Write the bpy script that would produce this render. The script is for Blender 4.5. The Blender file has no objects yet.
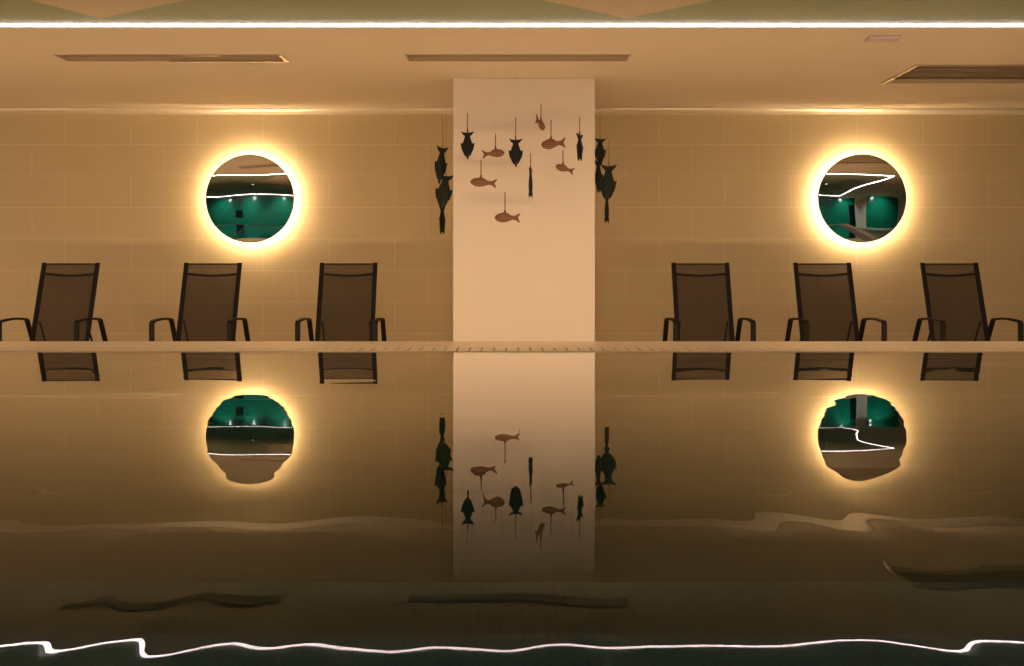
import bpy, bmesh, math, random
from mathutils import Vector, Matrix
C = bpy.context.scene.collection
SC = bpy.context.scene
F = 960.0            # focal length in pixels
CZ = 0.37            # camera height above the water (water is z = 0)
HY = 278.0           # horizon row
DECK = -0.55
WALL = 9.0           # back wall
CEIL = 1.945
random.seed(4)

def P(px, py, D):
    return Vector(((px - 512) * D / F, D, CZ + (HY - py) * D / F))

# ------------------------------------------------------------------ helpers
def lin(c):
    c = c / 255.0
    return c / 12.92 if c <= 0.04045 else ((c + 0.055) / 1.055) ** 2.4
def rgb(r, g, b): return (lin(r), lin(g), lin(b), 1)

def new_mat(name):
    m = bpy.data.materials.new(name); m.use_nodes = True
    nt = m.node_tree; nt.nodes.clear()
    out = nt.nodes.new('ShaderNodeOutputMaterial')
    return m, nt, out

def principled(name, col, rough=0.5, metal=0.0, spec=0.5, noise=0.0, nscale=8.0, bump=0.0, bscale=60.0):
    m, nt, out = new_mat(name)
    b = nt.nodes.new('ShaderNodeBsdfPrincipled')
    b.inputs['Base Color'].default_value = col
    b.inputs['Roughness'].default_value = rough
    b.inputs['Metallic'].default_value = metal
    b.inputs['Specular IOR Level'].default_value = spec
    tc = nt.nodes.new('ShaderNodeTexCoord')
    if noise:
        n = nt.nodes.new('ShaderNodeTexNoise'); n.inputs['Scale'].default_value = nscale; n.inputs['Detail'].default_value = 5
        nt.links.new(tc.outputs['Object'], n.inputs['Vector'])
        mx = nt.nodes.new('ShaderNodeMix'); mx.data_type = 'RGBA'
        mx.inputs[6].default_value = tuple(c * (1 - noise) for c in col[:3]) + (1,)
        mx.inputs[7].default_value = tuple(min(1, c * (1 + noise)) for c in col[:3]) + (1,)
        nt.links.new(n.outputs['Fac'], mx.inputs[0]); nt.links.new(mx.outputs[2], b.inputs['Base Color'])
    if bump:
        n2 = nt.nodes.new('ShaderNodeTexNoise'); n2.inputs['Scale'].default_value = bscale; n2.inputs['Detail'].default_value = 4
        nt.links.new(tc.outputs['Object'], n2.inputs['Vector'])
        bp = nt.nodes.new('ShaderNodeBump'); bp.inputs['Strength'].default_value = bump; bp.inputs['Distance'].default_value = 0.004
        nt.links.new(n2.outputs['Fac'], bp.inputs['Height']); nt.links.new(bp.outputs['Normal'], b.inputs['Normal'])
    nt.links.new(b.outputs[0], out.inputs[0])
    return m

def emitter(name, col, strength):
    m, nt, out = new_mat(name)
    e = nt.nodes.new('ShaderNodeEmission'); e.inputs[0].default_value = col; e.inputs[1].default_value = strength
    nt.links.new(e.outputs[0], out.inputs[0])
    return m

def tile_mat(name, c1, c2, mortar, bw, rh, msize, off, axes, shift=(0, 0), rough=0.45, bump=0.3, spec=0.5, noise=0.0):
    """tiles laid in the plane spanned by two object axes"""
    m, nt, out = new_mat(name)
    tc = nt.nodes.new('ShaderNodeTexCoord'); sp = nt.nodes.new('ShaderNodeSeparateXYZ'); cb = nt.nodes.new('ShaderNodeCombineXYZ')
    nt.links.new(tc.outputs['Object'], sp.inputs[0])
    for k in (0, 1):
        a = nt.nodes.new('ShaderNodeMath'); a.operation = 'ADD'; a.inputs[1].default_value = shift[k]
        nt.links.new(sp.outputs[axes[k]], a.inputs[0]); nt.links.new(a.outputs[0], cb.inputs[k])
    br = nt.nodes.new('ShaderNodeTexBrick'); br.offset = off; br.offset_frequency = 2; br.squash = 1
    for k, v in (('Color1', c1), ('Color2', c2), ('Mortar', mortar), ('Scale', 1.0), ('Mortar Size', msize), ('Mortar Smooth', 0.1), ('Bias', 0.0), ('Brick Width', bw), ('Row Height', rh)):
        br.inputs[k].default_value = v
    nt.links.new(cb.outputs[0], br.inputs['Vector'])
    b = nt.nodes.new('ShaderNodeBsdfPrincipled'); b.inputs['Roughness'].default_value = rough; b.inputs['Specular IOR Level'].default_value = spec
    src = br.outputs['Color']
    if noise:
        n = nt.nodes.new('ShaderNodeTexNoise'); n.inputs['Scale'].default_value = 2.2; n.inputs['Detail'].default_value = 6
        nt.links.new(tc.outputs['Object'], n.inputs['Vector'])
        mr = nt.nodes.new('ShaderNodeMapRange'); mr.inputs['To Min'].default_value = 1 - noise; mr.inputs['To Max'].default_value = 1 + noise
        nt.links.new(n.outputs['Fac'], mr.inputs['Value'])
        mx = nt.nodes.new('ShaderNodeMix'); mx.data_type = 'RGBA'; mx.blend_type = 'MULTIPLY'; mx.inputs[0].default_value = 1
        nt.links.new(src, mx.inputs[6]); nt.links.new(mr.outputs[0], mx.inputs[7]); src = mx.outputs[2]
    nt.links.new(src, b.inputs['Base Color'])
    bp = nt.nodes.new('ShaderNodeBump'); bp.invert = True; bp.inputs['Strength'].default_value = bump; bp.inputs['Distance'].default_value = 0.003
    nt.links.new(br.outputs['Fac'], bp.inputs['Height']); nt.links.new(bp.outputs['Normal'], b.inputs['Normal'])
    nt.links.new(b.outputs[0], out.inputs[0])
    return m

def link(name, bm, m, parent=None, smooth=False, loc=None):
    me = bpy.data.meshes.new(name); bmesh.ops.recalc_face_normals(bm, faces=bm.faces[:])
    bm.to_mesh(me); bm.free()
    me.materials.append(m)
    if smooth:
        for p in me.polygons: p.use_smooth = True
    o = bpy.data.objects.new(name, me); C.objects.link(o)
    if parent: o.parent = parent
    if loc is not None: o.location = loc
    return o
def tag(o, label=None, cat=None, group=None, kind=None):
    for k, v in (('label', label), ('category', cat), ('group', group), ('kind', kind)):
        if v: o[k] = v
    return o
def empty(name, loc, label, cat, group=None, rotz=0):
    o = bpy.data.objects.new(name, None); C.objects.link(o); o.empty_display_size = 0.1
    o.location = loc; o.rotation_euler = (0, 0, rotz)
    return tag(o, label, cat, group)
def copy_tree(o, parent=None):
    c = o.copy(); C.objects.link(c)
    if parent: c.parent = parent
    for ch in list(o.children): copy_tree(ch, c)
    return c

def box(bm, x0, x1, y0, y1, z0, z1, bevel=0.0):
    vs = [bm.verts.new((x, y, z)) for z in (z0, z1) for y in (y0, y1) for x in (x0, x1)]
    fs = [bm.faces.new([vs[i] for i in q]) for q in ((0, 2, 3, 1), (4, 5, 7, 6), (0, 1, 5, 4), (2, 6, 7, 3), (0, 4, 6, 2), (1, 3, 7, 5))]
    if bevel:
        es = {e for f in fs for e in f.edges}
        bmesh.ops.bevel(bm, geom=list(es), offset=bevel, segments=2, affect='EDGES', profile=0.5)
def quad(bm, pts):
    return bm.faces.new([bm.verts.new(p) for p in pts])
def prism(bm, poly, d):
    """poly: list of 3d points, extruded by the vector d"""
    a = [bm.verts.new(p) for p in poly]; b = [bm.verts.new(Vector(p) + Vector(d)) for p in poly]
    bm.faces.new(a); bm.faces.new(b[::-1]); n = len(a)
    for i in range(n): bm.faces.new((a[i], a[(i + 1) % n], b[(i + 1) % n], b[i]))
def sweep(bm, pts, wx, wt, round_=False, seg=10):
    """bar of width wx (across x) and thickness wt along a path that stays in a plane of constant x; or round tube of radius wx"""
    pts = [Vector(p) for p in pts]; rings = []
    for i, p in enumerate(pts):
        t = (pts[min(i + 1, len(pts) - 1)] - pts[max(i - 1, 0)]).normalized()
        if round_:
            a = Vector((1, 0, 0)) if abs(t.x) < 0.8 else Vector((0, 0, 1))
            u = t.cross(a).normalized(); v = t.cross(u).normalized()
            rings.append([bm.verts.new(p + u * math.cos(2 * math.pi * k / seg) * wx + v * math.sin(2 * math.pi * k / seg) * wx) for k in range(seg)])
        else:
            n = Vector((1, 0, 0)).cross(t).normalized(); e = min(wx, wt) * 0.18; hx, ht = wx / 2, wt / 2
            prof = [(-hx + e, -ht), (hx - e, -ht), (hx, -ht + e), (hx, ht - e), (hx - e, ht), (-hx + e, ht), (-hx, ht - e), (-hx, -ht + e)]
            rings.append([bm.verts.new(p + Vector((1, 0, 0)) * a + n * b) for a, b in prof])
    m = len(rings[0])
    for r0, r1 in zip(rings, rings[1:]):
        for k in range(m): bm.faces.new((r0[k], r0[(k + 1) % m], r1[(k + 1) % m], r1[k]))
    bm.faces.new(rings[0][::-1]); bm.faces.new(rings[-1])
def lathe(bm, prof, axis='z', n=64, close=False):
    """prof: list of (radius, height); turned about the axis"""
    rings = []
    for r, h in prof:
        ring = []
        for k in range(n):
            a = 2 * math.pi * k / n; c, s = math.cos(a) * r, math.sin(a) * r
            ring.append(bm.verts.new((c, s, h) if axis == 'z' else (c, h, s)))
        rings.append(ring)
    if close: rings.append(rings[0])
    for r0, r1 in zip(rings, rings[1:]):
        for k in range(n): bm.faces.new((r0[k], r0[(k + 1) % n], r1[(k + 1) % n], r1[k]))
    if not close:
        bm.faces.new(rings[0][::-1]); bm.faces.new(rings[-1])

# ------------------------------------------------------------------ materials
WARM = (1.0, 0.62, 0.25, 1)
M_wall = tile_mat('wall_tile', (0.56, 0.455, 0.27, 1), (0.57, 0.462, 0.275, 1), (0.70, 0.60, 0.42, 1), 0.6187, 0.2953, 0.0022, 0.5, (0, 2), (3.572, -1.917), rough=0.5, bump=0.25, noise=0.05)
M_white = principled('white_paint', (0.73, 0.65, 0.555, 1), 0.7, noise=0.02, nscale=3, bump=0.05)
M_soffit = principled('cream_ceiling_paint', (0.70, 0.60, 0.46, 1), 0.65, noise=0.02, nscale=2)
M_cornice = principled('satin_trim', (0.95, 0.88, 0.74, 1), 0.42, 0.6)
M_raised = principled('olive_ceiling_paint', (0.33, 0.38, 0.25, 1), 0.6, noise=0.03, nscale=2)
M_panel = principled('tan_ceiling_panel', (0.64, 0.55, 0.41, 1), 0.6, noise=0.03)
M_deck = tile_mat('deck_tile', (0.52, 0.43, 0.32, 1), (0.55, 0.46, 0.34, 1), (0.38, 0.31, 0.23, 1), 0.6, 0.6, 0.004, 0.0, (0, 1), rough=0.4)
M_stone = principled('kerb_stone', (0.80, 0.63, 0.41, 1), 0.35, noise=0.05, nscale=25, bump=0.05)
M_grate = principled('grating_stone', (0.80, 0.63, 0.41, 1), 0.35, noise=0.04, nscale=40)
M_mosaic = tile_mat('pool_mosaic', (0.060, 0.19, 0.25, 1), (0.068, 0.21, 0.275, 1), (0.046, 0.15, 0.20, 1), 0.05, 0.05, 0.004, 0.0, (0, 1), rough=0.35, bump=0.2)
M_mosaic_side = tile_mat('pool_mosaic_side', (0.03, 0.15, 0.095, 1), (0.033, 0.16, 0.10, 1), (0.025, 0.13, 0.085, 1), 0.05, 0.05, 0.004, 0.0, (0, 2), rough=0.35, bump=0.2)
M_green = tile_mat('green_glazed_tile', (0.004, 0.17, 0.105, 1), (0.006, 0.20, 0.125, 1), (0.01, 0.11, 0.07, 1), 0.3, 0.3, 0.004, 0.0, (0, 2), rough=0.15, bump=0.2)
M_frame = principled('dark_aluminium', (0.008, 0.006, 0.005, 1), 0.55, spec=0.2, noise=0.1, nscale=60)
M_rubber = principled('black_rubber', (0.01, 0.01, 0.01, 1), 0.8)
M_led = emitter('cool_led_diffuser', (1.0, 0.80, 0.80, 1), 18.0)
M_ring = emitter('warm_led_ring', (1.0, 0.70, 0.40, 1), 92.0)
M_under = emitter('warm_kerb_fill', (1.0, 0.66, 0.36, 1), 62.0)
M_mirror = principled('mirror_silver', (0.86, 0.86, 0.86, 1), 0.0, 1.0)
M_rim = principled('mirror_rim_metal', (0.30, 0.26, 0.25, 1), 0.3, 1.0)
M_back = principled('mirror_backing_board', (0.25, 0.22, 0.18, 1), 0.7)
M_vent = principled('vent_metal', (0.52, 0.42, 0.32, 1), 0.4, noise=0.03)
M_vent_glint = principled('vent_painted_glint', (0.8, 0.7, 0.55, 1), 0.22, 0.7)
M_void = principled('duct_interior', (0.50, 0.40, 0.29, 1), 0.8)
M_fit = principled('pale_lilac_plastic', (0.55, 0.42, 0.42, 1), 0.4)
M_chrome = principled('chrome', (0.8, 0.8, 0.8, 1), 0.12, 1.0)
M_lens = emitter('spotlight_lens', (1.0, 0.8, 0.55, 1), 3.0)
M_dark = principled('dark_glass', (0.004, 0.012, 0.012, 1), 0.1)
M_tanwall = principled('tan_plaster', (0.55, 0.43, 0.30, 1), 0.7, noise=0.03)

def wood(name, c1, c2, scale):
    m, nt, out = new_mat(name)
    tc = nt.nodes.new('ShaderNodeTexCoord')
    mp = nt.nodes.new('ShaderNodeMapping'); mp.inputs['Scale'].default_value = (1.0, 2.0, 3.2)
    w = nt.nodes.new('ShaderNodeTexWave'); w.wave_type = 'RINGS'; w.rings_direction = 'Y'
    w.inputs['Scale'].default_value = scale; w.inputs['Distortion'].default_value = 2.5; w.inputs['Detail'].default_value = 3; w.inputs['Detail Scale'].default_value = 2
    r = nt.nodes.new('ShaderNodeMix'); r.data_type = 'RGBA'; r.inputs[6].default_value = c1; r.inputs[7].default_value = c2
    b = nt.nodes.new('ShaderNodeBsdfPrincipled'); b.inputs['Roughness'].default_value = 0.5
    bp = nt.nodes.new('ShaderNodeBump'); bp.inputs['Strength'].default_value = 0.4; bp.inputs['Distance'].default_value = 0.003
    L = nt.links.new
    L(tc.outputs['Object'], mp.inputs[0]); L(mp.outputs[0], w.inputs['Vector']); L(w.outputs['Fac'], r.inputs[0]); L(r.outputs[2], b.inputs['Base Color'])
    L(w.outputs['Fac'], bp.inputs['Height']); L(bp.outputs['Normal'], b.inputs['Normal']); L(b.outputs[0], out.inputs[0])
    return m
M_wood = wood('red_brown_wood', (0.11, 0.042, 0.018, 1), (0.31, 0.135, 0.060, 1), 7)
M_wood_fin = principled('red_brown_wood_fin', (0.17, 0.066, 0.030, 1), 0.55, noise=0.3, nscale=80)
M_black_fish = principled('blackened_wood', (0.008, 0.009, 0.009, 1), 0.5, spec=0.25, noise=0.4, nscale=60, bump=0.2, bscale=90)
M_green_fish = principled('black_green_wood', (0.009, 0.014, 0.009, 1), 0.5, spec=0.25, noise=0.4, nscale=60, bump=0.2, bscale=90)
M_cord = principled('brown_cord', (0.10, 0.050, 0.028, 1), 0.8, bump=0.3, bscale=400)
M_nylon = principled('clear_nylon', (0.55, 0.45, 0.33, 1), 0.3)

def sling_mat(name, see):
    m, nt, out = new_mat(name)
    tc = nt.nodes.new('ShaderNodeTexCoord')
    w = nt.nodes.new('ShaderNodeTexWave'); w.inputs['Scale'].default_value = 60; w.bands_direction = 'X'
    w2 = nt.nodes.new('ShaderNodeTexWave'); w2.inputs['Scale'].default_value = 60; w2.bands_direction = 'Z'
    mu = nt.nodes.new('ShaderNodeMath'); mu.operation = 'MULTIPLY'
    mr = nt.nodes.new('ShaderNodeMapRange'); mr.inputs['To Min'].default_value = see * 0.8; mr.inputs['To Max'].default_value = see * 1.6
    d = nt.nodes.new('ShaderNodeBsdfDiffuse'); d.inputs[0].default_value = (0.036, 0.030, 0.025, 1)
    t = nt.nodes.new('ShaderNodeBsdfTransparent'); t.inputs[0].default_value = (0.92, 0.84, 0.78, 1)
    mx = nt.nodes.new('ShaderNodeMixShader'); L = nt.links.new
    L(tc.outputs['Object'], w.inputs['Vector']); L(tc.outputs['Object'], w2.inputs['Vector'])
    L(w.outputs['Fac'], mu.inputs[0]); L(w2.outputs['Fac'], mu.inputs[1]); L(mu.outputs[0], mr.inputs['Value']); L(mr.outputs[0], mx.inputs[0])
    L(d.outputs[0], mx.inputs[1]); L(t.outputs[0], mx.inputs[2]); L(mx.outputs[0], out.inputs[0])
    return m
M_sling = sling_mat('textilene_mesh', 0.17)
M_sling_thin = sling_mat('textilene_mesh_single', 0.27)

def water_mat():
    m, nt, out = new_mat('pool_water'); L = nt.links.new
    fr = nt.nodes.new('ShaderNodeFresnel'); fr.inputs[0].default_value = 1.333
    g = nt.nodes.new('ShaderNodeBsdfGlossy'); g.inputs['Roughness'].default_value = 0.0; g.inputs[0].default_value = (1, 1, 1, 1)
    t = nt.nodes.new('ShaderNodeBsdfTransparent'); t.inputs[0].default_value = (0.80, 0.88, 0.80, 1)
    mx = nt.nodes.new('ShaderNodeMixShader')
    mr = nt.nodes.new('ShaderNodeMapRange'); mr.interpolation_type = 'SMOOTHSTEP'; mr.inputs['From Min'].default_value = 0.05; mr.inputs['From Max'].default_value = 0.69
    L(fr.outputs[0], mr.inputs['Value']); L(mr.outputs[0], mx.inputs[0]); L(t.outputs[0], mx.inputs[1]); L(g.outputs[0], mx.inputs[2]); L(mx.outputs[0], out.inputs[0])
    return m
M_water = water_mat()

# ------------------------------------------------------------------ the room
XL, XR, YN = -11.0, 11.0, -3.2
PX0, PX1, PY0, PY1 = -8.4, 4.7, 0.30, 4.80          # water
RX0, RX1, RY0, RY1 = -9.0, 5.3, -1.2, 6.0          # raised ceiling
GUT = 0.43                                          # width of the overflow grating
KERB = 0.32                                         # width of the stone kerb

def S(o): o['kind'] = 'structure'; return o

bm = bmesh.new(); box(bm, XL, XR, WALL, WALL + 0.2, DECK, 2.2); S(link('wall_back', bm, M_wall))
bm = bmesh.new(); box(bm, XL - 0.2, XL, YN, WALL, DECK, 2.2); S(link('wall_left', bm, M_tanwall))
bm = bmesh.new(); box(bm, XR, XR + 0.2, YN, WALL, DECK, 2.2); S(link('wall_right', bm, M_tanwall))
bm = bmesh.new(); box(bm, XL, XR, YN - 0.2, YN, DECK, 2.2); S(link('wall_front', bm, M_green))
bx = (PX0 - GUT - KERB, PX1 + GUT + KERB, PY0 - 0.18 - 0.10, PY1 + GUT + KERB)   # outer body of the raised pool
def ring_floor(bm, outer, inner, z0, z1):
    (a0, a1, b0, b1), (c0, c1, d0, d1) = outer, inner
    box(bm, a0, c0, b0, b1, z0, z1); box(bm, c1, a1, b0, b1, z0, z1)
    box(bm, c0, c1, b0, d0, z0, z1); box(bm, c0, c1, d1, b1, z0, z1)
bm = bmesh.new(); ring_floor(bm, (XL, XR, YN, WALL), bx, DECK - 0.12, DECK); S(link('floor', bm, M_deck))
# white column in front of the back wall
cx0, cx1 = (453 - 512) * 7.56 / F, (595 - 512) * 7.56 / F
bm = bmesh.new(); box(bm, cx0, cx1, 7.56, WALL, DECK, CEIL, 0.006); S(link('column', bm, M_white))
# pillars and openings of the green wall behind the pool, seen only in the mirrors
for x0, x1 in ((7.1, 8.0), (-0.6, 0.4), (-10.9, -9.9)):
    bm = bmesh.new(); box(bm, x0, x1, YN, YN + 0.25, DECK, CEIL); S(link('column', bm, M_white))
bm = bmesh.new(); box(bm, 6.5, 7.05, YN, YN + 0.02, DECK, 1.5); S(link('door_1', bm, M_dark))
bm = bmesh.new(); box(bm, -7.0, -6.3, YN, YN + 0.02, 0.35, 1.05); S(link('window_1', bm, M_dark))

# basin
bm = bmesh.new()
quad(bm, [(PX0, PY0, -1.15), (PX1, PY0, -1.15), (PX1, PY1, -1.15), (PX0, PY1, -1.15)]); S(link('pool_floor', bm, M_mosaic))
bm = bmesh.new()
ring_floor(bm, (PX0 - 0.12, PX1 + 0.12, PY0 - 0.08, PY1 + 0.12), (PX0, PX1, PY0, PY1), -1.15, -0.032); S(link('pool_wall', bm, M_mosaic_side))
# gutter bed + kerb
gi = (PX0 - 0.12, PX1 + 0.12, PY0 - 0.08, PY1 + 0.12)
go = (PX0 - GUT, PX1 + GUT, PY0 - 0.18, PY1 + GUT)
bm = bmesh.new(); ring_floor(bm, go, gi, -0.62, -0.045); S(link('pool_gutter_floor', bm, principled('gutter_stone', (0.34, 0.27, 0.19, 1), 0.7)))
bm = bmesh.new(); ring_floor(bm, bx, go, -0.62, 0.004); S(link('pool_kerb_trim', bm, M_stone))
# far overflow grating: bars with slots between
def grating(name, x0, x1, y0, y1, along, label):
    bm = bmesh.new(); pitch, bar = 0.0625, 0.053
    if along == 'x':
        n = int((x1 - x0) / pitch)
        box(bm, x0, x1, y0, y0 + 0.035, -0.03, 0.003); box(bm, x0, x1, y1 - 0.16, y1, -0.03, 0.003)
        for i in range(n):
            box(bm, x0 + i * pitch, x0 + i * pitch + bar, y0 + 0.0349, y1 - 0.1599, -0.03, 0.003)
    else:
        n = int((y1 - y0) / pitch)
        box(bm, x0, x0 + 0.035, y0, y1, -0.03, 0.003); box(bm, x1 - 0.035, x1, y0, y1, -0.03, 0.003)
        for i in range(n):
            box(bm, x0 + 0.0349, x1 - 0.0349, y0 + i * pitch, y0 + i * pitch + bar, -0.03, 0.003)
    tag(link(name, bm, M_grate), label, 'grating')
grating('overflow_grating', PX0, PX1, PY1, PY1 + GUT, 'x', 'long cream slotted overflow grating along the far edge of the pool water')

# ------------------------------------------------------------------ ceiling
vents = [(-3.235, -1.615, 6.76, 6.97), (-0.758, 0.838, 6.76, 6.97), (2.98, 5.0, 7.09, 7.76)]
xs = sorted({XL, XR, RX0, RX1} | {v[0] for v in vents} | {v[1] for v in vents})
ys = sorted({YN, WALL, RY0, RY1} | {v[2] for v in vents} | {v[3] for v in vents})
bm = bmesh.new()
vt = {(i, j, k): bm.verts.new((x, y, z)) for i, x in enumerate(xs) for j, y in enumerate(ys) for k, z in enumerate((CEIL, CEIL + 0.03))}
def solid(i, j):
    if not (0 <= i < len(xs) - 1 and 0 <= j < len(ys) - 1): return False
    mx_, my_ = (xs[i] + xs[i + 1]) / 2, (ys[j] + ys[j + 1]) / 2
    if RX0 < mx_ < RX1 and RY0 < my_ < RY1: return False
    return not any(v[0] < mx_ < v[1] and v[2] < my_ < v[3] for v in vents)
for i in range(len(xs) - 1):
    for j in range(len(ys) - 1):
        if not solid(i, j): continue
        for k in (0, 1): bm.faces.new([vt[q + (k,)] for q in ((i, j), (i + 1, j), (i + 1, j + 1), (i, j + 1))])
        for (di, dj, a, b) in ((-1, 0, (i, j), (i, j + 1)), (1, 0, (i + 1, j), (i + 1, j + 1)), (0, -1, (i, j), (i + 1, j)), (0, 1, (i, j + 1), (i + 1, j + 1))):
            if not solid(i + di, j + dj): bm.faces.new((vt[a + (0,)], vt[b + (0,)], vt[b + (1,)], vt[a + (1,)]))
bmesh.ops.delete(bm, geom=[v for v in bm.verts if not v.link_faces], context='VERTS')
S(link('ceiling', bm, M_soffit))
RZ = CEIL + 0.006
bm = bmesh.new(); box(bm, RX0 - 0.05, RX1 + 0.05, RY0 - 0.05, RY1 + 0.05, RZ, RZ + 0.05); S(link('ceiling_raised', bm, M_raised))
bm = bmesh.new(); box(bm, XL, XR, YN, WALL, 2.2, 2.25); S(link('ceiling_slab', bm, M_tanwall))
# light line: an aluminium channel with a diffuser along each edge of the raised ceiling
T = 0.022
def strip(x0, x1, y0, y1, label):
    cx, cy = (x0 + x1) / 2, (y0 + y1) / 2
    root = empty('ceiling_light_strip', (cx, cy, CEIL), label, 'light')
    bm = bmesh.new(); box(bm, x0 - cx, x1 - cx, y0 - cy, y1 - cy, -0.004, 0.003); link('diffuser', bm, M_led, root)
    bm = bmesh.new(); box(bm, x0 - cx, x1 - cx, y0 - cy, y1 - cy, 0.0031, 0.0060); link('channel', bm, M_vent, root)
strip(RX0 + 0.001, RX1 - 0.001, RY1 - T, RY1 - 0.001, 'thin bright white light line running the full width along the ceiling edge')
strip(RX0 + 0.001, RX1 - 0.001, RY0 + 0.001, RY0 + T, 'far white ceiling light line seen lower in both mirrors')
strip(RX0 + 0.001, RX0 + T, RY0 + T + .001, RY1 - T - .001, 'short side light line at the left end of the raised ceiling')
strip(RX1 - T, RX1 - 0.001, RY0 + T + .001, RY1 - T - .001, 'slanting white light line seen in the mirror with the pale pillar')
# rhomb panels under the raised ceiling
def rhomb(ax, ay, u, v, label):
    bm = bmesh.new(); a = Vector((ax, ay, RZ)); u = Vector(u + (0,)); v = Vector(v + (0,))
    c = (u + v) / 2
    prism(bm, [p - c for p in (Vector((0, 0, -0.012)), u + Vector((0, 0, -0.012)), u + v + Vector((0, 0, -0.012)), v + Vector((0, 0, -0.012)))], (0, 0, 0.012))
    return tag(link('ceiling_panel', bm, M_panel, loc=a + c), label, 'ceiling panel', 'tan rhomb panels under the olive ceiling')
rhomb(-2.49, 5.80, (-0.19 * 4, -0.31 * 4), (0.53 * 3, -0.31 * 3), 'tan pointed ceiling panel with its tip near the slot vent with the bright lip')
rhomb(0.689, 5.80, (-0.42 * 3, -0.31 * 3), (0.37 * 3.2, -0.31 * 3.2), 'tan pointed ceiling panel with its tip above the edge of the white column')
# cornice at the back wall, either side of the column
def cornice(name, x0, x1):
    bm = bmesh.new()
    prof = [(WALL, CEIL)] + [(WALL - 0.32 * (1 - t), CEIL - 0.006 * t ** 2) for t in (0, .2, .4, .6, .8, .95)] + [(WALL - 0.006, CEIL - 0.007), (WALL, CEIL - 0.007)]
    prof = prof[::-1]
    prism(bm, [(x0, y, z) for y, z in prof], (x1 - x0, 0, 0)); S(link(name, bm, M_soffit))
def bead(name, x0, x1):
    """satin quarter-round bead in the corner under the ceiling"""
    bm = bmesh.new(); z0 = CEIL - 0.0072; r = 0.036
    prof = [(WALL - .0005, z0), (WALL - .0005, z0 - r)] + [(WALL - .0005 - 0.12 * math.sin(a), z0 - r * math.cos(a)) for a in [math.pi / 2 * k / 8 for k in range(1, 9)]]
    prism(bm, [(x0, y, z) for y, z in prof], (x1 - x0, 0, 0)); S(link(name, bm, M_cornice))
bead('trim_3', XL, cx0); bead('trim_4', cx1, XR)
cornice('trim_1', XL, cx0); cornice('trim_2', cx1, XR)

def vent(v, label, slats, edge):
    x0, x1, y0, y1 = v
    r = empty('ceiling_vent', ((x0 + x1) / 2, (y0 + y1) / 2, CEIL), label, 'vent')
    hx, hy = (x1 - x0) / 2, (y1 - y0) / 2
    bm = bmesh.new(); ring_floor(bm, (-hx + .001, hx - .001, -hy + .001, hy - .001), (-hx + 0.012, hx - 0.012, -hy + 0.012, hy - 0.012), -0.004, 0.045); link('frame', bm, M_vent, r)
    bm = bmesh.new(); box(bm, -hx + .001, hx - .001, -hy + .001, hy - .001, 0.046, 0.055); link('duct_back', bm, M_void, r)
    for k in range(slats):
        bm = bmesh.new(); yy = -hy + 0.012 + (2 * hy - 0.024) * (k + 0.5) / slats; w = (2 * hy - 0.024) / slats * (0.42 if slats < 4 else 0.50)
        prism(bm, [(-hx + 0.013, yy - w, 0.010), (-hx + 0.013, yy - w, 0.014), (-hx + 0.013, yy + w, 0.030), (-hx + 0.013, yy + w, 0.026)], (2 * hx - 0.026, 0, 0))
        link('louvre', bm, M_void, r)
    for (a0, a1, b0, b1) in edge:
        bm = bmesh.new(); box(bm, a0, a1, b0, b1, -0.010, -0.0061); link('painted_glint', bm, M_vent_glint, r)  # paler metal strips stand in for light glinting on the vent edges
    return r
h0, k0 = (vents[0][1] - vents[0][0]) / 2, 0.105
vent(vents[0], 'long narrow ceiling slot vent with a bright lip and end, above a mirror', 2, [(-h0 + 0.75, h0, k0 - 0.020, k0), (h0 - 0.03, h0, -k0, k0 - 0.021), (h0 - 0.66, h0 - 0.45, -k0, -k0 + 0.014)])
vent(vents[1], 'long narrow plain ceiling slot vent in front of the white column', 2, [])
h2, k2 = (vents[2][1] - vents[2][0]) / 2, 0.335
vent(vents[2], 'wide deep ceiling vent running out of the frame, with a bright slanting end', 7, [(-h2, -h2 + 0.026, -k2, k2)])
bm = bmesh.new(); box(bm, -0.105, 0.105, -0.05, 0.05, -0.022, 0, 0.008)
d = 6.2
tag(link('ceiling_fitting', bm, M_fit, loc=((885 - 512) * 6.25 / F, 6.28, CEIL)), 'small pale lilac oblong fitting on the ceiling beside the wide vent', 'ceiling fitting')

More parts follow.
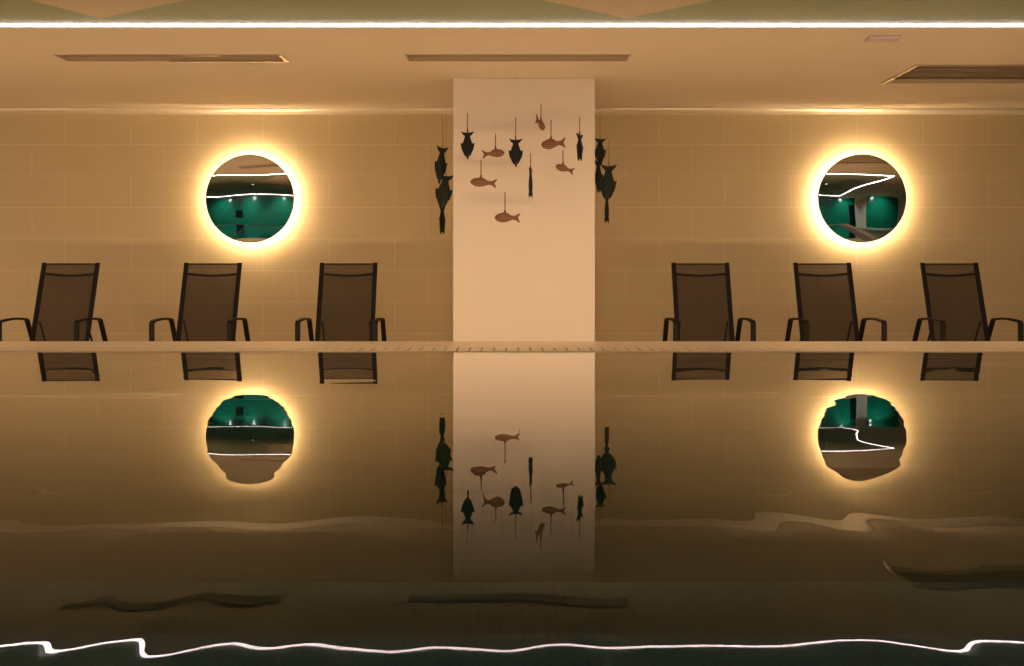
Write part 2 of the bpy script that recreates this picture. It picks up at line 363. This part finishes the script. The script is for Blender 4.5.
# ------------------------------------------------------------------ mirrors
def mirror(px, py, label):
    D = 8.915; c = P(px, py, D); R = 0.4115
    r = empty('wall_mirror', (c.x, WALL, c.z), label, 'mirror', 'round mirrors with a glowing rim on the back wall')
    # slightly bulged, softly wavy reflecting disc
    bm = bmesh.new(); nr, na = 40, 128; f = -0.111; ph = px * 0.7
    def bulge(x, z):
        q = (x * x + z * z) / (R * R)
        w = 0.0006 * math.sin(9.0 * x + ph + 3 * z) + 0.0005 * math.sin(14 * z + 5 * x + ph * 1.7)
        return f + 0.0225 * q - 0.0095 * z + w * (1 - q)
    cen = bm.verts.new((0, bulge(0, 0), 0)); prev = None
    for i in range(1, nr + 1):
        rr = R * i / nr * 0.992
        ring = [bm.verts.new((rr * math.cos(2 * math.pi * k / na), bulge(rr * math.cos(2 * math.pi * k / na), rr * math.sin(2 * math.pi * k / na)), rr * math.sin(2 * math.pi * k / na))) for k in range(na)]
        for k in range(na):
            if prev is None: bm.faces.new((cen, ring[k], ring[(k + 1) % na]))
            else: bm.faces.new((prev[k], ring[k], ring[(k + 1) % na], prev[(k + 1) % na]))
        prev = ring
    link('mirror_glass', bm, M_mirror, r, True)
    bm = bmesh.new(); lathe(bm, [(R * 0.988, -0.094), (R, -0.090), (R, -0.073), (R * 0.985, -0.073)], 'y', 128, True); link('rim', bm, M_rim, r, True)
    bm = bmesh.new(); lathe(bm, [(R * 0.984, -0.077), (R * 0.984, -0.072)], 'y', 96); link('backing', bm, M_back, r)
    bm = bmesh.new(); lathe(bm, [(0.357, -0.071), (0.357, -0.001)], 'y', 96); link('mounting_drum', bm, M_back, r)
    bm = bmesh.new(); lathe(bm, [(0.358, -0.066), (0.370, -0.066), (0.370, -0.046), (0.358, -0.046)], 'y', 96, True); link('light_ring', bm, M_ring, r)
    return r
mirror(249.9, 198.7, 'round bulging mirror reflecting wavy white lines, right over a lounger')
mirror(862.2, 198.4, 'round bulging mirror reflecting a pale pillar between green panes')

# ------------------------------------------------------------------ loungers
def make_chair():
    r = bpy.data.objects.new('lounge_chair', None); C.objects.link(r)
    Y = lambda D: D - 7.86
    def back(z): return Y(7.86 + 0.21 * (z - 0.40) / 0.65)
    bm = bmesh.new()                                   # backrest fabric
    nx, nz = 10, 24
    g = [[bm.verts.new((-0.210 + 0.42 * i / nx, back(z) + 0.012 * math.sin(math.pi * i / nx), z)) for i in range(nx + 1)] for z in [0.40 + (0.945 - 0.40) * k / nz for k in range(nz + 1)]]
    for a, b in zip(g, g[1:]):
        for i in range(nx): bm.faces.new((a[i], a[i + 1], b[i + 1], b[i]))
    link('backrest', bm, M_sling, r, True)
    bm = bmesh.new()
    g = [[bm.verts.new((-0.210 + 0.42 * i / nx, back(z) + 0.012 * math.sin(math.pi * i / nx), z)) for i in range(nx + 1)] for z in [0.9452 + (1.035 - 0.9452) * k / 6 for k in range(7)]]
    for a, b in zip(g, g[1:]):
        for i in range(nx): bm.faces.new((a[i], a[i + 1], b[i + 1], b[i]))
    link('headrest', bm, M_sling_thin, r, True)
    bm = bmesh.new()
    for s in (-1, 1):
        sweep(bm, [(s * 0.224, back(z), z) for z in (0.37, 0.6, 0.8, 1.046)], 0.036, 0.020)
    sweep(bm, [(-0.21, back(1.037), 1.037), (0, back(1.037), 1.037), (0.21, back(1.037), 1.037)], 0.0065, 0, True)
    link('back_frame', bm, M_frame, r)
    bm = bmesh.new()
    sweep(bm, [(-0.212 + 0.424 * k / 12, back(0.94) + 0.024, 0.955 - 0.016 * math.sin(math.pi * k / 12)) for k in range(13)], 0.0105, 0, True); link('crossbar', bm, M_frame, r, True)
    bm = bmesh.new()                                   # seat fabric
    g = [[bm.verts.new((-0.21 + 0.42 * i / nx, y, 0.395 - 0.018 * math.sin(math.pi * i / nx) - 0.015 * math.sin(math.pi * k / 12) - 0.02 * max(0, (4 - k) / 4) ** 2)) for i in range(nx + 1)] for k, y in enumerate([Y(7.42) + (7.86 - 7.42) * k / 12 for k in range(13)])]
    for a, b in zip(g, g[1:]):
        for i in range(nx): bm.faces.new((a[i], a[i + 1], b[i + 1], b[i]))
    link('seat', bm, M_sling, r, True)
    bm = bmesh.new()
    for s in (-1, 1): sweep(bm, [(s * 0.224, Y(7.41), 0.375), (s * 0.224, Y(7.48), 0.388), (s * 0.224, Y(7.88), 0.388)], 0.034, 0.020)
    sweep(bm, [(-0.24, Y(7.50), 0.365), (0.24, Y(7.50), 0.365)], 0.010, 0, True)
    sweep(bm, [(-0.288, Y(8.04), 0.36), (0.288, Y(8.04), 0.36)], 0.010, 0, True)
    link('seat_frame', bm, M_frame, r)
    for s in (-1, 1):
        x = s * 0.303
        bm = bmesh.new()
        pts = [(x, Y(7.502), 0.560)] + [(x, Y(7.506 + 0.02 * (1 - math.cos(a))), 0.560 + 0.020 * math.sin(a)) for a in (0.5, 1.0, 1.45)]
        pts += [(x, Y(7.53 + 0.38 * k / 8), 0.580 + 0.012 * math.sin(math.pi * k / 8)) for k in range(0, 9)]
        pts += [(x, Y(7.928), 0.575), (x, Y(7.940), 0.560)]
        sweep(bm, pts, 0.040, 0.016); link('armrest', bm, M_frame, r)
        bm = bmesh.new(); sweep(bm, [(x, Y(7.50), 0.02), (x, Y(7.501), 0.3), (x, Y(7.502), 0.563)], 0.040, 0.020); l = link('leg', bm, M_frame, r)
        bm = bmesh.new(); box(bm, x - 0.023, x + 0.023, Y(7.50) - 0.014, Y(7.50) + 0.014, 0, 0.03, 0.004); link('foot_cap', bm, M_rubber, l)
        bm = bmesh.new(); sweep(bm, [(x, Y(7.94), 0.563), (x, Y(8.05), 0.36), (x, Y(8.21), 0.02)], 0.038, 0.020); l = link('leg', bm, M_frame, r)
        bm = bmesh.new(); box(bm, x - 0.023, x + 0.023, Y(8.215) - 0.016, Y(8.215) + 0.016, 0, 0.03, 0.004); link('foot_cap', bm, M_rubber, l)
        bm = bmesh.new(); sweep(bm, [(s * 0.195, back(0.56) + 0.012, 0.56), (s * 0.195, Y(8.04), 0.36)], 0.016, 0.012); link('brace', bm, M_frame, r)
        bm = bmesh.new(); sweep(bm, [(s * 0.240, Y(7.50), 0.375), (s * 0.290, Y(7.50), 0.375)], 0.012, 0, True); link('bolt', bm, M_chrome, r)
    return r
proto = make_chair()
# centre of the backrest top in the photograph, D of that point, turn
chairs = [71.2, 213.2, 348.8, 700.2, 822.0, 948.9]
clabel = ['dark mesh lounge chair at the left edge of the photo, its outer armrest cut off',
          'dark mesh lounge chair below the mirror that reflects two wavy white lines',
          'dark mesh lounge chair between the white column and the chair below the wavy-line mirror',
          'dark mesh lounge chair first past the white column towards the wide vent',
          'dark mesh lounge chair just below the mirror that reflects a pale pillar',
          'dark mesh lounge chair under the wide ceiling vent, last of the row']
for i, px in enumerate(chairs):
    o = proto if i == 0 else copy_tree(proto)
    o.location = ((px - 512) * 8.07 / F, 7.86, DECK)
    tag(o, clabel[i], 'lounge chair', 'dark mesh lounge chairs along the back wall')

# ------------------------------------------------------------------ hanging fish
def loft(bm, secs, n=14):
    """secs: (position along x, half height z, half thickness y, centre z)"""
    rings = []
    for x, hz, hy, zc in secs:
        rings.append([bm.verts.new((x, hy * math.cos(2 * math.pi * k / n), zc + hz * math.sin(2 * math.pi * k / n))) for k in range(n)])
    for a, b in zip(rings, rings[1:]):
        for k in range(n): bm.faces.new((a[k], a[(k + 1) % n], b[(k + 1) % n], b[k]))
    bm.faces.new(rings[0][::-1]); bm.faces.new(rings[-1])

def strings(r, top, z_fish, dz_cord, rad=0.0034):
    """cord knotted to the fish, then clear line up to the ceiling (r at the knot)"""
    bm = bmesh.new(); sweep(bm, [(0, 0, -0.012), (0, 0, dz_cord)], rad, 0, True, 8)
    sweep(bm, [(0, 0, -0.006), (0, 0, 0.008), (0, 0, 0.022)], rad * 1.9, 0, True, 8); link('cord', bm, M_cord, r)
    bm = bmesh.new(); sweep(bm, [(0, 0, dz_cord - 0.004), (0, 0, top - z_fish)], 0.0004, 0, True, 6); link('hanging_line', bm, M_nylon, r)

FG_B, FG_K = 'brown wooden fish hung before the white column', 'black fish hung head down around the white column'
def brown_fish(px, py, lpx, hpx, tilt, face, yaw, cord_px, cord_top, D, label):
    """px,py: knot on the fish's back; lpx true length in pixels; face -1 nose to the left"""
    s = D / F; L = lpx * s; H = hpx * s / 2; k = P(px, py, D)
    r = empty('hanging_fish', k, label, 'hanging fish', FG_B)
    strings(r, CEIL, k.z, (py - cord_top) * s)
    body = bmesh.new(); b0 = 0.40 * L
    prof = [(0, .10), (.03, .38), (.08, .62), (.15, .82), (.24, .96), (.33, 1.0), (.42, .94), (.52, .78), (.60, .58), (.67, .46), (.72, .40), (.75, .37)]
    loft(body, [(-b0 + t * L, H * h, H * 0.55 * h, 0) for t, h in prof])
    rot = Matrix.Rotation(math.radians(yaw), 4, 'Z') @ (Matrix.Scale(-1, 4, (1, 0, 0)) if face > 0 else Matrix()) @ Matrix.Rotation(math.radians(tilt), 4, 'Y')
    off = Matrix.Translation((0, 0, -H * 0.95))
    fin = bmesh.new(); x0 = -b0 + .72 * L
    pts = [(x0, .40 * H), (x0 + .10 * L, .48 * H), (x0 + .28 * L, 1.05 * H), (x0 + .25 * L, .62 * H), (x0 + .185 * L, .02 * H), (x0 + .24 * L, -.70 * H), (x0 + .25 * L, -1.12 * H), (x0 + .09 * L, -.50 * H), (x0, -.40 * H)]
    prism(fin, [(x, -0.0035, z) for x, z in pts], (0, 0.007, 0))
    eye = bmesh.new()
    for sy in (-1, 1):
        bmesh.ops.create_uvsphere(eye, u_segments=10, v_segments=8, radius=0.0045, matrix=Matrix.Translation((-b0 + .10 * L, sy * H * 0.36, .18 * H)))
    dor = bmesh.new()
    prism(dor, [(-b0 + .26 * L, -0.003, .90 * H), (-b0 + .36 * L, -0.003, 1.18 * H), (-b0 + .56 * L, -0.003, .80 * H), (-b0 + .56 * L, -0.003, .62 * H)], (0, 0.006, 0))
    for m in (body, fin, eye, dor): bmesh.ops.transform(m, matrix=off @ rot, verts=m.verts[:])
    bo = link('body', body, M_wood, r, True); link('eye', eye, M_rubber, bo)
    link('tail_fin', fin, M_wood_fin, r); link('dorsal_fin', dor, M_wood_fin, r)
    return r
FD = 7.25
brown_fish(495.5, 149.5, 24, 8.2, 6, 1, 20, 0, 134, FD, 'small brown wooden fish with its nose to the right, between two black head-down fish')
brown_fish(551.0, 139.3, 26, 10.0, -3, -1, -22, 0, 120, FD, 'plump brown wooden fish hanging next under the tiny end-on fish')
brown_fish(563.0, 164.8, 20, 7.2, 18, -1, -18, 0, 150, FD, 'small brown wooden fish tilted nose up, below the plump brown fish')
brown_fish(481.0, 178.0, 27, 9.2, 4, -1, 0, 0, 160, FD, 'brown wooden fish hanging below the leftmost head-down fish on the column')
brown_fish(505.0, 213.0, 26, 9.8, 0, -1, 8, 0, 192, FD, 'brown wooden fish hanging lowest of all on the white column')
brown_fish(541.0, 120.5, 23, 9.0, -18, 1, 66, 0, 104, FD, 'tiny-looking brown wooden fish seen end on, hanging highest on the column')

def black_fish(px, py, hpx, wpx, yaw, lean, cord_top, D, mat, label, cord_r=0.003):
    """px,py: top of tail; hpx: length; wpx: width over the fins"""
    s = D / F; L = hpx * s; W = wpx * s / 2; k = P(px, py + 1, D)
    r = empty('hanging_fish', k, label, 'hanging fish', FG_K)
    strings(r, CEIL, k.z, max(0.03, (py - cord_top) * s), cord_r)
    rot = Matrix.Rotation(math.radians(yaw), 4, 'Z') @ Matrix.Rotation(math.radians(lean), 4, 'Y')
    body = bmesh.new(); n = 14; rings = []
    prof = [(0.07, .40), (.13, .38), (.20, .42), (.30, .56), (.40, .70), (.50, .78), (.62, .78), (.74, .70), (.84, .56), (.90, .38), (.93, .22), (.95, .08)]
    for t, h in prof:
        rings.append([body.verts.new((W * h * math.cos(2 * math.pi * q / n), W * 0.42 * (0.5 + 0.5 * h) * math.sqrt(h) * math.sin(2 * math.pi * q / n), -L * t)) for q in range(n)])
    for a, b in zip(rings, rings[1:]):
        for q in range(n): body.faces.new((a[q], a[(q + 1) % n], b[(q + 1) % n], b[q]))
    body.faces.new(rings[0][::-1]); body.faces.new(rings[-1])
    tail = bmesh.new()
    prism(tail, [(-1.0 * W, -.006, .025 * L), (-.62 * W, -.006, -.012 * L), (0, -.006, -.035 * L), (.62 * W, -.006, -.012 * L), (1.0 * W, -.006, .025 * L), (.74 * W, -.006, -.085 * L), (.40 * W, -.006, -.16 * L), (-.40 * W, -.006, -.16 * L), (-.74 * W, -.006, -.085 * L)], (0, .012, 0))
    fins = []
    for sx in (-1, 1):
        f = bmesh.new()
        prism(f, [(sx * .62 * W, -.005, -.44 * L), (sx * 1.06 * W, -.005, -.415 * L), (sx * 1.00 * W, -.005, -.54 * L), (sx * .84 * W, -.005, -.70 * L), (sx * .55 * W, -.005, -.78 * L)], (0, .008, 0))
        fins.append(f)
    jaws = []
    for sy in (-1, 1):
        q = bmesh.new(); a, b = sy * .15 * W, sy * .36 * W
        prism(q, [(-.12 * W, a, -.84 * L), (-.12 * W, b, -.80 * L), (-.08 * W, sy * .31 * W, -.97 * L), (-.08 * W, sy * .20 * W, -1.02 * L)], (.24 * W, 0, 0)); jaws.append(q)
    eye = bmesh.new()
    for sy in (-1, 1): bmesh.ops.create_uvsphere(eye, u_segments=10, v_segments=8, radius=0.004, matrix=Matrix.Translation((0.12 * W, sy * W * 0.2, -.88 * L)))
    for m in [body, tail, eye] + fins + jaws: bmesh.ops.transform(m, matrix=rot, verts=m.verts[:])
    bo = link('body', body, mat, r, True); link('eye', eye, M_chrome, bo); link('tail_fin', tail, mat, r)
    for f in fins: link('pectoral_fin', f, mat, r)
    for q in jaws: link('jaw', q, mat, bo)
    return r
black_fish(467.5, 131.0, 26.5, 13.2, 0, 0, 112, FD, M_black_fish, "black wooden fish hung head down, first from the column's left edge")
black_fish(515.7, 138.2, 27.0, 13.8, 0, 0, 116, FD, M_black_fish, 'black wooden fish hung head down, broadside, beside the small brown nose-right fish')
black_fish(579.7, 133.5, 26.0, 13.5, 62, 0, 116, FD, M_black_fish, "black wooden fish hung head down nearly edge on, close to the column's right edge")
black_fish(530.6, 168.0, 29.0, 12.0, 80, 0, 152, FD, M_black_fish, 'slim black wooden fish seen edge on in the middle of the column')
black_fish(442.6, 146.0, 36.0, 12.5, 22, 6, 117, 7.70, M_green_fish, 'dark green fish hung head down, topmost of the bunch left of the column', 0.0016)
black_fish(446.0, 174.0, 34.0, 17.0, -12, 8, 117, 7.62, M_green_fish, 'broad dark green fish with spread fins, middle of the bunch left of the column', 0.0016)
black_fish(442.2, 205.0, 28.0, 14.0, 72, 0, 180, 7.72, M_green_fish, 'narrow dark green fish, lowest of the bunch left of the column', 0.0016)
black_fish(600.0, 137.5, 26.0, 12.0, 18, 0, 117, 7.78, M_green_fish, 'dark green fish hung head down, topmost of the bunch right of the column', 0.0016)
black_fish(598.5, 160.0, 31.0, 11.0, 40, 0, 140, 7.92, M_green_fish, 'dark green fish right of the column, half hidden behind its edge', 0.0016)
black_fish(608.8, 164.0, 37.0, 16.5, -8, 3, 140, 7.62, M_green_fish, 'broad dark green fish with spread tail, in the bunch right of the column', 0.0016)
black_fish(606.8, 194.0, 28.0, 13.0, 74, 0, 170, 7.84, M_green_fish, 'narrow dark green fish, lowest of the bunch right of the column', 0.0016)

# ------------------------------------------------------------------ water
def trace(pts, base):
    def f(px):
        if px <= pts[0][0]: return pts[0][1] - base
        for (a, ya), (b, yb) in zip(pts, pts[1:]):
            if px <= b:
                t = (px - a) / (b - a); t = t * t * (3 - 2 * t)
                return ya + (yb - ya) * t - base
        return pts[-1][1] - base
    return f
W1 = trace([(-60, 647), (0, 651), (20, 647), (37, 645.5), (47, 650), (57, 654), (75, 651.5), (102, 646.5), (120, 643.5), (130, 645.5), (144, 650.5), (158, 656), (175, 656), (200, 649), (225, 645.5), (250, 649.5), (270, 650), (300, 646.5), (350, 649), (395, 650.5), (435, 646), (470, 647.5), (512, 650), (537, 646), (562, 644), (612, 648.5), (662, 647), (712, 646.5), (787, 648), (822, 645), (857, 642), (892, 643), (922, 649), (947, 654), (967, 651.5), (977, 645.5), (992, 643.5), (1024, 645.5), (1080, 650)], 649.5)
W2 = trace([(-40, 603), (60, 604), (72, 603), (90, 597), (112, 607.5), (135, 603), (160, 599), (185, 600), (210, 603.5), (250, 600), (295, 600.5), (350, 602), (410, 602), (470, 601.5), (520, 600), (560, 601), (585, 604), (610, 603.5), (630, 601), (700, 602), (880, 562), (881, 602), (940, 598), (980, 605), (1024, 600)][:20] + [(880, 602), (940, 598), (985, 604), (1024, 600), (1080, 602)], 602)
W3 = trace([(-60, 527), (0, 524), (50, 526.5), (125, 525), (215, 521.5), (280, 525), (345, 521), (400, 525), (450, 527.5), (512, 526), (637, 522.5), (687, 522), (722, 522.5), (757, 526.5), (775, 522), (790, 520), (812, 521), (850, 527.5), (887, 518.5), (937, 525.5), (1024, 521.5), (1080, 525)], 525)
YS, WS, KS = (0.960, 1.098, 1.440), (0.11, 0.075, 0.17), (1550., 1560., 1613.)
def gp(i, y):
    u = (y - YS[i]) / WS[i]; return (1 - 2 * u * u) * math.exp(-u * u)
MI = Matrix([[gp(i, YS[k]) for i in range(3)] for k in range(3)]).inverted()
def soft(f, s):
    def g(px): return sum(f(px + k * s) * w for k, w in ((-2, .1), (-1, .2), (0, .4), (1, .2), (2, .1)))
    return g
W1s, W2s, W3s = soft(W1, 7), soft(W2, 8), soft(W3, 9)
def amps(px):
    """wave strengths whose slopes at the three distances bend the ceiling line, the vents and the cornice as photographed"""
    return MI @ Vector([-1.2 * f(px) / k for f, k in zip((W1s, W2s, W3s), KS)])
rw = random.Random(11)
minor = []
for _ in range(14):
    lam = rw.uniform(0.09, 0.32); a = rw.gauss(0, 0.33); slope = rw.uniform(0.0003, 0.0008)
    k = 2 * math.pi / lam
    minor.append((k * math.sin(a), k * math.cos(a), rw.uniform(0, 6.28), slope / k))
def gust(x, y):      # calmer and rougher patches
    return 0.55 + 0.45 * math.sin(0.9 * x + 1.3) * math.sin(0.7 * y + 0.4 * x)
def height(x, y):
    z = 0.0
    if y < 2.1:
        for i in range(3):
            u = y - YS[i]
            z += amps(512 + F * x / YS[i])[i] * u * math.exp(-(u / WS[i]) ** 2)
    for kx, ky, p, a in minor: z += gust(x, y) * a * math.sin(kx * x + ky * y + p)
    return z
xs = [PX0, -6, -4.5, -3.4] + [-2.8 + 0.025 * i for i in range(76)] + [-0.9 + 0.008 * i for i in range(226)] + [0.925 + 0.025 * i for i in range(76)] + [3.4, PX1]
ys = [PY0, 0.6, 0.75] + [0.84 + 0.0125 * i for i in range(80)]
while ys[-1] < PY1 - 0.03: ys.append(ys[-1] + (0.015 if ys[-1] < 3.4 else 0.025))
ys.append(PY1)
bm = bmesh.new()
g = [[bm.verts.new((x, y, height(x, y) if -2.9 < x < 2.9 and y > 0.8 and y < PY1 - 0.001 else 0)) for x in xs] for y in ys]
for a, b in zip(g, g[1:]):
    for i in range(len(xs) - 1): bm.faces.new((a[i], a[i + 1], b[i + 1], b[i]))
S(link('water', bm, M_water, None, True))

# ------------------------------------------------------------------ lamps
def spot(x, y, target, power, size=70, blend=0.9, col=(1.0, 0.62, 0.34), z=None, rad=0.05, label='unseen round recessed ceiling spotlight over the pool', group='recessed spotlights over the pool'):
    z = RZ if z is None else z
    r = empty('recessed_spotlight', (x, y, z), label, 'spotlight', group)
    bm = bmesh.new(); lathe(bm, [(0.045, -0.006), (0.06, -0.006), (0.06, -0.0005), (0.045, -0.0005)], 'z', 32, True); link('trim_ring', bm, M_chrome, r)
    bm = bmesh.new(); lathe(bm, [(0.044, -0.004), (0.044, -0.001)], 'z', 32); link('lens', bm, M_lens, r)
    l = bpy.data.lights.new('spotlight_beam', 'SPOT'); l.energy = power; l.color = col; l.spot_size = math.radians(size); l.spot_blend = blend; l.shadow_soft_size = rad
    o = bpy.data.objects.new('spotlight_beam', l); C.objects.link(o); o.parent = r
    o.location = (0, 0, -0.02)
    d = Vector(target) - Vector((x, y, z - 0.02)); o.rotation_euler = d.to_track_quat('-Z', 'Y').to_euler()
    return r
spot(0.10, 3.2, (0.10, 7.56, 0.05), 80, 50, rad=0.10)
r = empty('kerb_fill_light', (-1.85, PY1 + GUT + KERB, 0), 'added warm fill light strip, unseen under the outer lip of the far pool kerb', 'light')  # added fill light, hidden behind the kerb, to brighten ceiling, wall and column
bm = bmesh.new(); prism(bm, [(-6.6, 0.001, -0.06), (-6.6, 0.001, -0.03), (-6.6, 0.016, -0.03), (-6.6, 0.030, -0.055)], (13.2, 0, 0)); link('channel', bm, M_vent, r)
bm = bmesh.new(); prism(bm, [(-6.55, 0.0165, -0.0290), (-6.55, 0.0175, -0.0284), (-6.55, 0.0315, -0.0534), (-6.55, 0.0305, -0.0540)], (13.1, 0, 0)); link('diffuser', bm, M_under, r)
for x in (-3.6, -2.16, -0.72, 0.72, 2.16, 3.6):  # row of unseen spots added to brighten the far kerb and grating
    spot(x, 4.0, (x, 5.25, 0.0), 44, 56, rad=0.04, col=(1.0, 0.68, 0.38))
for x in (-8, -5.5, -3, 3, 6, 9):
    spot(x, -1.9, (x, -3.2, 0.6), 95, 110, col=(0.85, 1.0, 0.9), z=CEIL, label='round recessed ceiling spotlight close to the green tiled wall', group='recessed spotlights by the green wall')

w = bpy.data.worlds.new('world'); SC.world = w; w.use_nodes = True
w.node_tree.nodes['Background'].inputs[0].default_value = (1.0, 0.7, 0.45, 1); w.node_tree.nodes['Background'].inputs[1].default_value = 0.0

# ------------------------------------------------------------------ camera and view
cam = bpy.data.cameras.new('camera'); co = bpy.data.objects.new('camera', cam); C.objects.link(co)
cam.sensor_width = 36; cam.lens = F / 1024 * 36; cam.shift_y = -(333 - HY) / 1024; cam.clip_start = 0.05
co.location = (0, 0, CZ); co.rotation_euler = (math.pi / 2, 0, 0)
SC.camera = co
SC.view_settings.view_transform = 'Standard'; SC.view_settings.look = 'None'; SC.view_settings.gamma = 1; SC.view_settings.exposure = 0.44
SC.view_settings.use_curve_mapping = False
SC.cycles.max_bounces = 10; SC.cycles.diffuse_bounces = 5; SC.cycles.glossy_bounces = 6; SC.cycles.transparent_max_bounces = 16
SC.cycles.use_denoising = True
SC.cycles.sample_clamp_indirect = 6
SC.cycles.caustics_reflective = True
